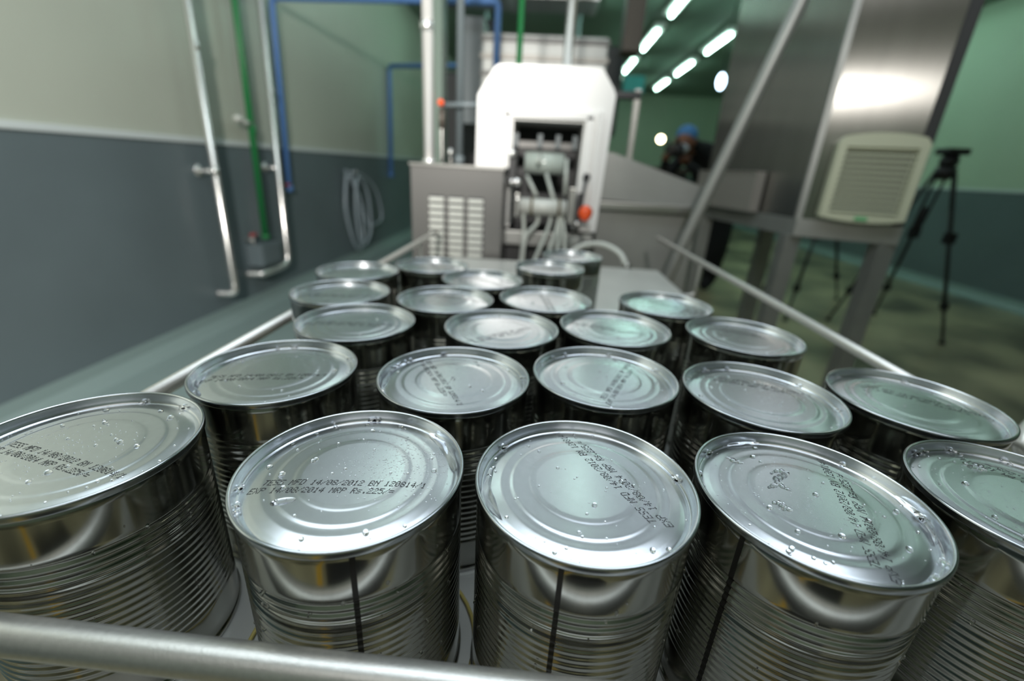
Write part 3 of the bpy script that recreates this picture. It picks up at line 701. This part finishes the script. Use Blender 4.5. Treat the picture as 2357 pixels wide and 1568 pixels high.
# ------------------------------------------------------------------ steel bench, cabinet, insect trap on the right
bc = Vector((1.129, 2.122, 0)); br = Vector((1.493, 1.993, 0)); bl = Vector((.972, 2.946, 0)); bb = br+bl-bc
BT = -.010
t = thing('steel_bench', (1.13, 2.12, FL), 'grey steel bench with thick edge and square legs on the right', 'bench')
part('bench_top', MB().prism([bc[:2], br[:2], bb[:2], bl[:2]], BT-.075, BT), m_dull, t)
def leg(c, lean=(0, 0)):
    s = .034; c = Vector((c[0], c[1], 0))
    p = [(c.x-s, c.y-s), (c.x+s, c.y-s), (c.x+s, c.y+s), (c.x-s, c.y+s)]
    return MB().prism(p, FL+.02, BT-.07)
ins = (bb-bc).normalized()*.05
mid = (bc+bb)/2
for q in (bc, br, bl, bb):
    c = q+(mid-q).normalized()*.055
    l = part('leg', leg(c), m_dull, t)
    part('foot', MB().lathe([(.03, FL), (.03, FL+.012), (.014, FL+.03)], 12, (c.x, c.y, 0), close_bot=True), m_black, l)
t = thing('steel_cabinet', (1.3, 2.4, BT), 'tall brushed steel cabinet standing on the bench, reaching out of the top', 'cabinet')
e1 = (br-bc).normalized(); e2 = (bl-bc).normalized()
k1 = bc+e1*.006+e2*.012; k2 = br-e1*.004+e2*.012; k3 = bl+e1*.006; k4 = bb-e1*.004
part('cabinet_shell', MB().prism([k1[:2], k2[:2], k4[:2], k3[:2]], BT, 1.75), m_brush, t)
def strip(a, z0, z1, wd, m, name, lab=None):
    n_ = -(e1+e2).normalized()*.004
    p = [a+n_-e1*wd*.2, a+n_+e1*wd, a+e1*wd+e2*.01, a+e2*wd-e1*.0]
    return part(name, MB().prism([x_[:2] for x_ in p], z0, z1), m, t, lab)
strip(k1, BT, 1.74, .020, m_dull, 'corner_strip', 'bright corner strip')
part('edge_post', MB().prism([(k2-e1*.03-e2*.006)[:2], (k2+e1*.006-e2*.006)[:2], (k2+e1*.006+e2*.03)[:2], (k2-e1*.03+e2*.03)[:2]], BT, 1.74), m_dark, t, 'dark edge post')
# small steel box on the bench against the cabinet's side
q1 = bc+(bl-bc)*.30-e1*.085; q2 = bc+(bl-bc)*.98-e1*.085
nrm = Vector((-e2.y, e2.x, 0)); nrm = nrm if nrm.x < 0 else -nrm
a1 = bc+(bl-bc)*.33+nrm*.004; a2 = bc+(bl-bc)*.985+nrm*.004
t = thing('side_box', (a1.x, a1.y, 0), 'small pale steel box fixed low on the side of the tall cabinet', 'box')
part('box_body', MB().prism([a1[:2], (a1+nrm*.05)[:2], (a2+nrm*.05)[:2], a2[:2]], BT+.001, .172), m_pale, t)
part('box_lid', MB().prism([a1[:2], (a1+nrm*.054)[:2], (a2+nrm*.054)[:2], a2[:2]], .172, .179), m_pale, t)
# beige louvred unit
uc = bc+e1*.215+Vector((-.0, 0, 0)); fn = Vector((e1.y, -e1.x, 0)); fn = fn if fn.y < 0 else -fn
t = thing('insect_trap', (uc.x, uc.y, BT), 'beige plastic louvred unit with a curved top on the tall cabinet above the bench', 'wall unit')
UW0, UW1, UZ0, UZ1, UD = .150, .150, .000, .335, .055
def uv(u, z, d): p = uc+e1*u+fn*d; return (p.x, p.y, z)
def outline(w_, z0, z1, bulge, n=12):
    pts = [(-w_, z0), (-w_, z1-.02), (-w_+.01, z1-.006)]
    for k in range(n+1):
        u = -w_+.02+(2*w_-.04)*k/n; pts.append((u, z1+bulge*(1-(u/w_)**2)))
    pts += [(w_-.01, z1-.006), (w_, z1-.02), (w_, z0)]
    for k in range(1, n):
        u = w_-2*w_*k/n; pts.append((u, z0-.016*(1-(u/w_)**2)))
    return pts
ol = outline(.150, .012, .318, .018)
mb = MB(); fr = [uv(u, z, UD) for u, z in ol]; bk = [uv(u*1.02, z, 0.0) for u, z in ol]; n = len(ol)
inn = [(max(-.118, min(.118, u*.8)), max(.03, min(.283, z))) for u, z in ol]
mb.add(bk+fr, [(k, (k+1) % n, n+(k+1) % n, n+k) for k in range(n)]+[tuple(range(n))], False)
f2 = [uv(u*.99, z, UD+.004) for u, z in ol]; i2 = [uv(u, z, UD+.004) for u, z in inn]; i3 = [uv(u, z, UD-.042) for u, z in inn]
mb.add(fr+f2+i2+i3, [(k, (k+1) % n, n+(k+1) % n, n+k) for k in range(n)]+[(n+k, n+(k+1) % n, 2*n+(k+1) % n, 2*n+k) for k in range(n)]+[(2*n+k, 2*n+(k+1) % n, 3*n+(k+1) % n, 3*n+k) for k in range(n)]+[tuple(3*n+k for k in range(n))[::-1]], False)
part('housing', mb, m_beige, t)
mb = MB()
for k in range(12):
    z = .042+.0212*k; c = uc+fn*(UD-.006)
    mb.obox((c.x, c.y, z), (e1[:], (fn*.75+Vector((0, 0, -.66)))[:], (fn*.66+Vector((0, 0, .75)))[:]), (.117, .0070, .0018))
part('louvres', mb, m_beige, t)
part('louvre_shade_sheet', MB().obox((uc+fn*(UD-.038)+Vector((0, 0, .155)))[:], (e1[:], fn[:], (0, 0, 1)), (.114, .002, .12)), m_dark, t, 'dark sheet for the shade behind the louvres')  # added sheet, its dark colour stands in for shade inside the housing
part('badge', MB().obox((uc+fn*(UD+.006)+Vector((0, 0, .012)))[:], (e1[:], fn[:], (0, 0, 1)), (.022, .002, .007), .001), m_greenled, t, 'small green badge')

# ------------------------------------------------------------------ tripods
def tripod(top, feet, label, cam_on=False):
    T = Vector(top); t = thing('tripod', (T.x, T.y, FL), label, 'tripod')
    part('head', MB().box((T.x-.07, T.y-.06, T.z-.03), (T.x+.07, T.y+.06, T.z+.01), .008).sphere((T.x, T.y, T.z-.07), (.055, .05, .06)).tube([(T.x, T.y, T.z-.05), (T.x, T.y, T.z-.12)], .028, 14), m_black, t)
    part('pan_handle', MB().tube([(T.x, T.y, T.z-.05), (T.x-.12, T.y-.12, T.z-.09)], .008, 8), m_black, t)
    part('bowl', MB().lathe([(.03, T.z-.19), (.055, T.z-.16), (.06, T.z-.11)], 18, (T.x, T.y, 0), close_bot=True, close_top=True), m_black, t)
    for f in feet:
        F_ = Vector(f); d = (F_-T); d.z = 0
        a = Vector((T.x, T.y, T.z-.14))+d.normalized()*.05; m_ = a+(F_-a)*.36; s_ = Vector((-d.y, d.x, 0)).normalized()*.028
        l = part('leg', MB().tube([a+s_, m_+s_*.7], .009, 8).tube([a-s_, m_-s_*.7], .009, 8).tube([a+(F_-a)*.2, a+(F_-a)*.8], .013, 10).tube([a+(F_-a)*.74, F_+Vector((0, 0, .02))], .010, 8), m_black, t)
        part('leg_clamp', MB().obox(m_[:], ((1, 0, 0), (0, 1, 0), (0, 0, 1)), (.033, .022, .04), .006), m_black, l)
        part('leg_clamp', MB().obox((a+(F_-a)*.76)[:], ((1, 0, 0), (0, 1, 0), (0, 0, 1)), (.022, .018, .026), .005), m_black, l)
        part('foot', MB().sphere((F_.x, F_.y, F_.z+.015), (.022, .022, .014), 10, 6), m_black, l)
    return t
tripod((2.72, 3.45, .40), [(3.03, 3.30, FL), (3.02, 4.02, FL), (2.45, 3.72, FL)], 'black camera tripod standing against the right wall, nothing mounted on it')
tripod((2.55, 4.35, .25), [(2.05, 3.62, FL), (2.35, 4.70, FL), (2.98, 4.5, FL)], 'dark tripod mostly hidden behind the steel bench, its legs showing underneath')

# ------------------------------------------------------------------ person filming, far behind the machine
def skin_body(name, edges, verts, parent, m, root=0):
    """verts: (x,y,z,r) relative to the lids plane"""
    base = wloc(parent); me = bpy.data.meshes.new(name)
    me.from_pydata([(v[0]-base.x, v[1]-base.y, v[2]-(base.z-ZO)) for v in verts], edges, [])
    me.materials.append(m)
    o = bpy.data.objects.new(name, me); COL.objects.link(o); o.parent = parent
    md = o.modifiers.new('skin', 'SKIN'); md.use_smooth_shade = True
    for i, v in enumerate(verts):
        me.skin_vertices[0].data[i].radius = (v[3], v[3])
    me.skin_vertices[0].data[root].use_root = True
    o.modifiers.new('sub', 'SUBSURF').levels = 1; o.modifiers['sub'].render_levels = 2
    return o
pr = thing('person', (1.7, 4.6, FL), 'person in black clothes with a blue hairnet and white face mask filming behind the machine', 'person')
V = [(1.66, 4.66, -.10, .13), (1.58, 4.56, .10, .14), (1.46, 4.42, .28, .155), (1.36, 4.32, .36, .10), (1.27, 4.24, .38, .055), (1.19, 4.19, .40, .07),   # 0-5 pelvis..head base
     (1.74, 4.56, -.16, .12), (1.72, 4.50, -.50, .105), (1.74, 4.60, -.83, .075), (1.66, 4.50, -.89, .045),      # 6-9 leg
     (1.60, 4.80, -.16, .12), (1.50, 4.76, -.50, .10), (1.56, 4.88, -.83, .075), (1.48, 4.80, -.89, .045),      # 10-13 leg
     (1.56, 4.24, .30, .065), (1.40, 4.06, .10, .048), (1.14, 4.00, .24, .035),                                # 14-16 right arm
     (1.24, 4.50, .30, .065), (1.05, 4.36, .10, .048), (1.00, 4.10, .26, .035)]                                # 17-19 left arm
E_ = [(0, 1), (1, 2), (2, 3), (3, 4), (4, 5), (0, 6), (6, 7), (7, 8), (8, 9), (0, 10), (10, 11), (11, 12), (12, 13), (2, 14), (14, 15), (15, 16), (2, 17), (17, 18), (18, 19)]
skin_body('clothed_body', E_, V, pr, m_cloth)
fd = Vector((-.55, -.80, -.15)).normalized()
hc = Vector((1.150, 4.17, .415))
mb = MB().sphere(hc[:], (.078, .088, .108), 20, 14)
mb.sphere((hc+fd*.088+Vector((0, 0, -.005)))[:], (.013, .013, .02), 8, 6)
sd = Vector((-fd.y, fd.x, 0)).normalized()
for s_ in (-1, 1): mb.sphere((hc+sd*.08*s_)[:], (.014, .018, .028), 8, 6)
mb.tube([(hc-fd*.03+Vector((0, 0, -.06)))[:], (1.25, 4.24, .36)], .048, 12)
part('head', mb, m_skin, pr)
for s_ in (-1, 1): part('eye', MB().sphere((hc+fd*.080+sd*.032*s_+Vector((0, 0, .022)))[:], .011, 8, 6), m_black, pr)
part('hairnet', MB().sphere((hc-fd*.018+Vector((0, 0, .045)))[:], (.088, .096, .082), 18, 12), m_cap_blue, pr, 'blue hairnet')
part('face_mask', MB().sphere((hc+fd*.038+Vector((0, 0, -.042)))[:], (.062, .060, .048), 16, 10), m_mask, pr, 'white face mask')
for (hx_, hy, hz), s_ in (((1.12, 3.99, .255), 1), ((.99, 4.08, .275), -1)):
    mb = MB().sphere((hx_, hy, hz), (.036, .042, .022), 12, 8)
    for k in range(4):
        o_ = (k-1.5)*.016; mb.tube(smooth_path([(hx_+o_, hy-.03, hz), (hx_+o_, hy-.065, hz+.012), (hx_+o_-s_*.008, hy-.075, hz+.035-.004*abs(k-1))], 4), [.0085]*8+[.007], 8)
    mb.tube(smooth_path([(hx_-s_*.03, hy-.01, hz), (hx_-s_*.045, hy-.035, hz+.02), (hx_-s_*.035, hy-.05, hz+.04)], 4), .009, 8)
    part('hand', mb, m_skin, pr)
t = thing('video_camera', (1.03, 4.02, .28), 'black video camera with a glowing warm lamp held by the masked person', 'video camera')
part('camera_body', MB().box((.98, 3.93, .285), (1.09, 4.12, .375), .012).box((1.05, 4.0, .375), (1.07, 4.08, .41), .004), m_black, t)
part('lens', MB().tube([(1.03, 3.93, .33), (1.02, 3.85, .33)], [.036, .042], 18), m_black, t)
part('lamp_arm', MB().tube([(1.0, 4.0, .37), (.955, 3.98, .40)], .008, 8), m_black, t)
part('lamp', MB().sphere((.895, 3.94, .405), .028, 18, 12), m_bulb, t, 'glowing warm lamp')
t = thing('dark_workbench', (1.25, 4.9, FL), 'low dark brown workbench behind the machine, in front of the green far wall', 'workbench')
part('bench_top', MB().box((.75, 4.9, .16), (1.45, 5.6, .22), .01), m_brown, t)
part('bench_front', MB().box((.77, 4.92, -.35), (1.43, 4.96, .16), .004), m_dark, t)
for x, y in ((.79, 4.95), (1.41, 4.95), (.79, 5.55), (1.41, 5.55)): part('leg', MB().box((x-.025, y-.025, FL), (x+.025, y+.025, .16)), m_dark, t)
t = thing('hanging_lamp', (2.0, 6.5, .8), 'small cool blue-white lamp shining behind the leaning grey post', 'lamp')
part('bulb', MB().sphere((2.10, 6.5, 1.27), (.05, .05, .09), 16, 10), m_bluebulb, t)
part('cord', MB().tube([(2.10, 6.5, 1.35), (2.10, 6.5, CE)], .006, 8), m_black, t)
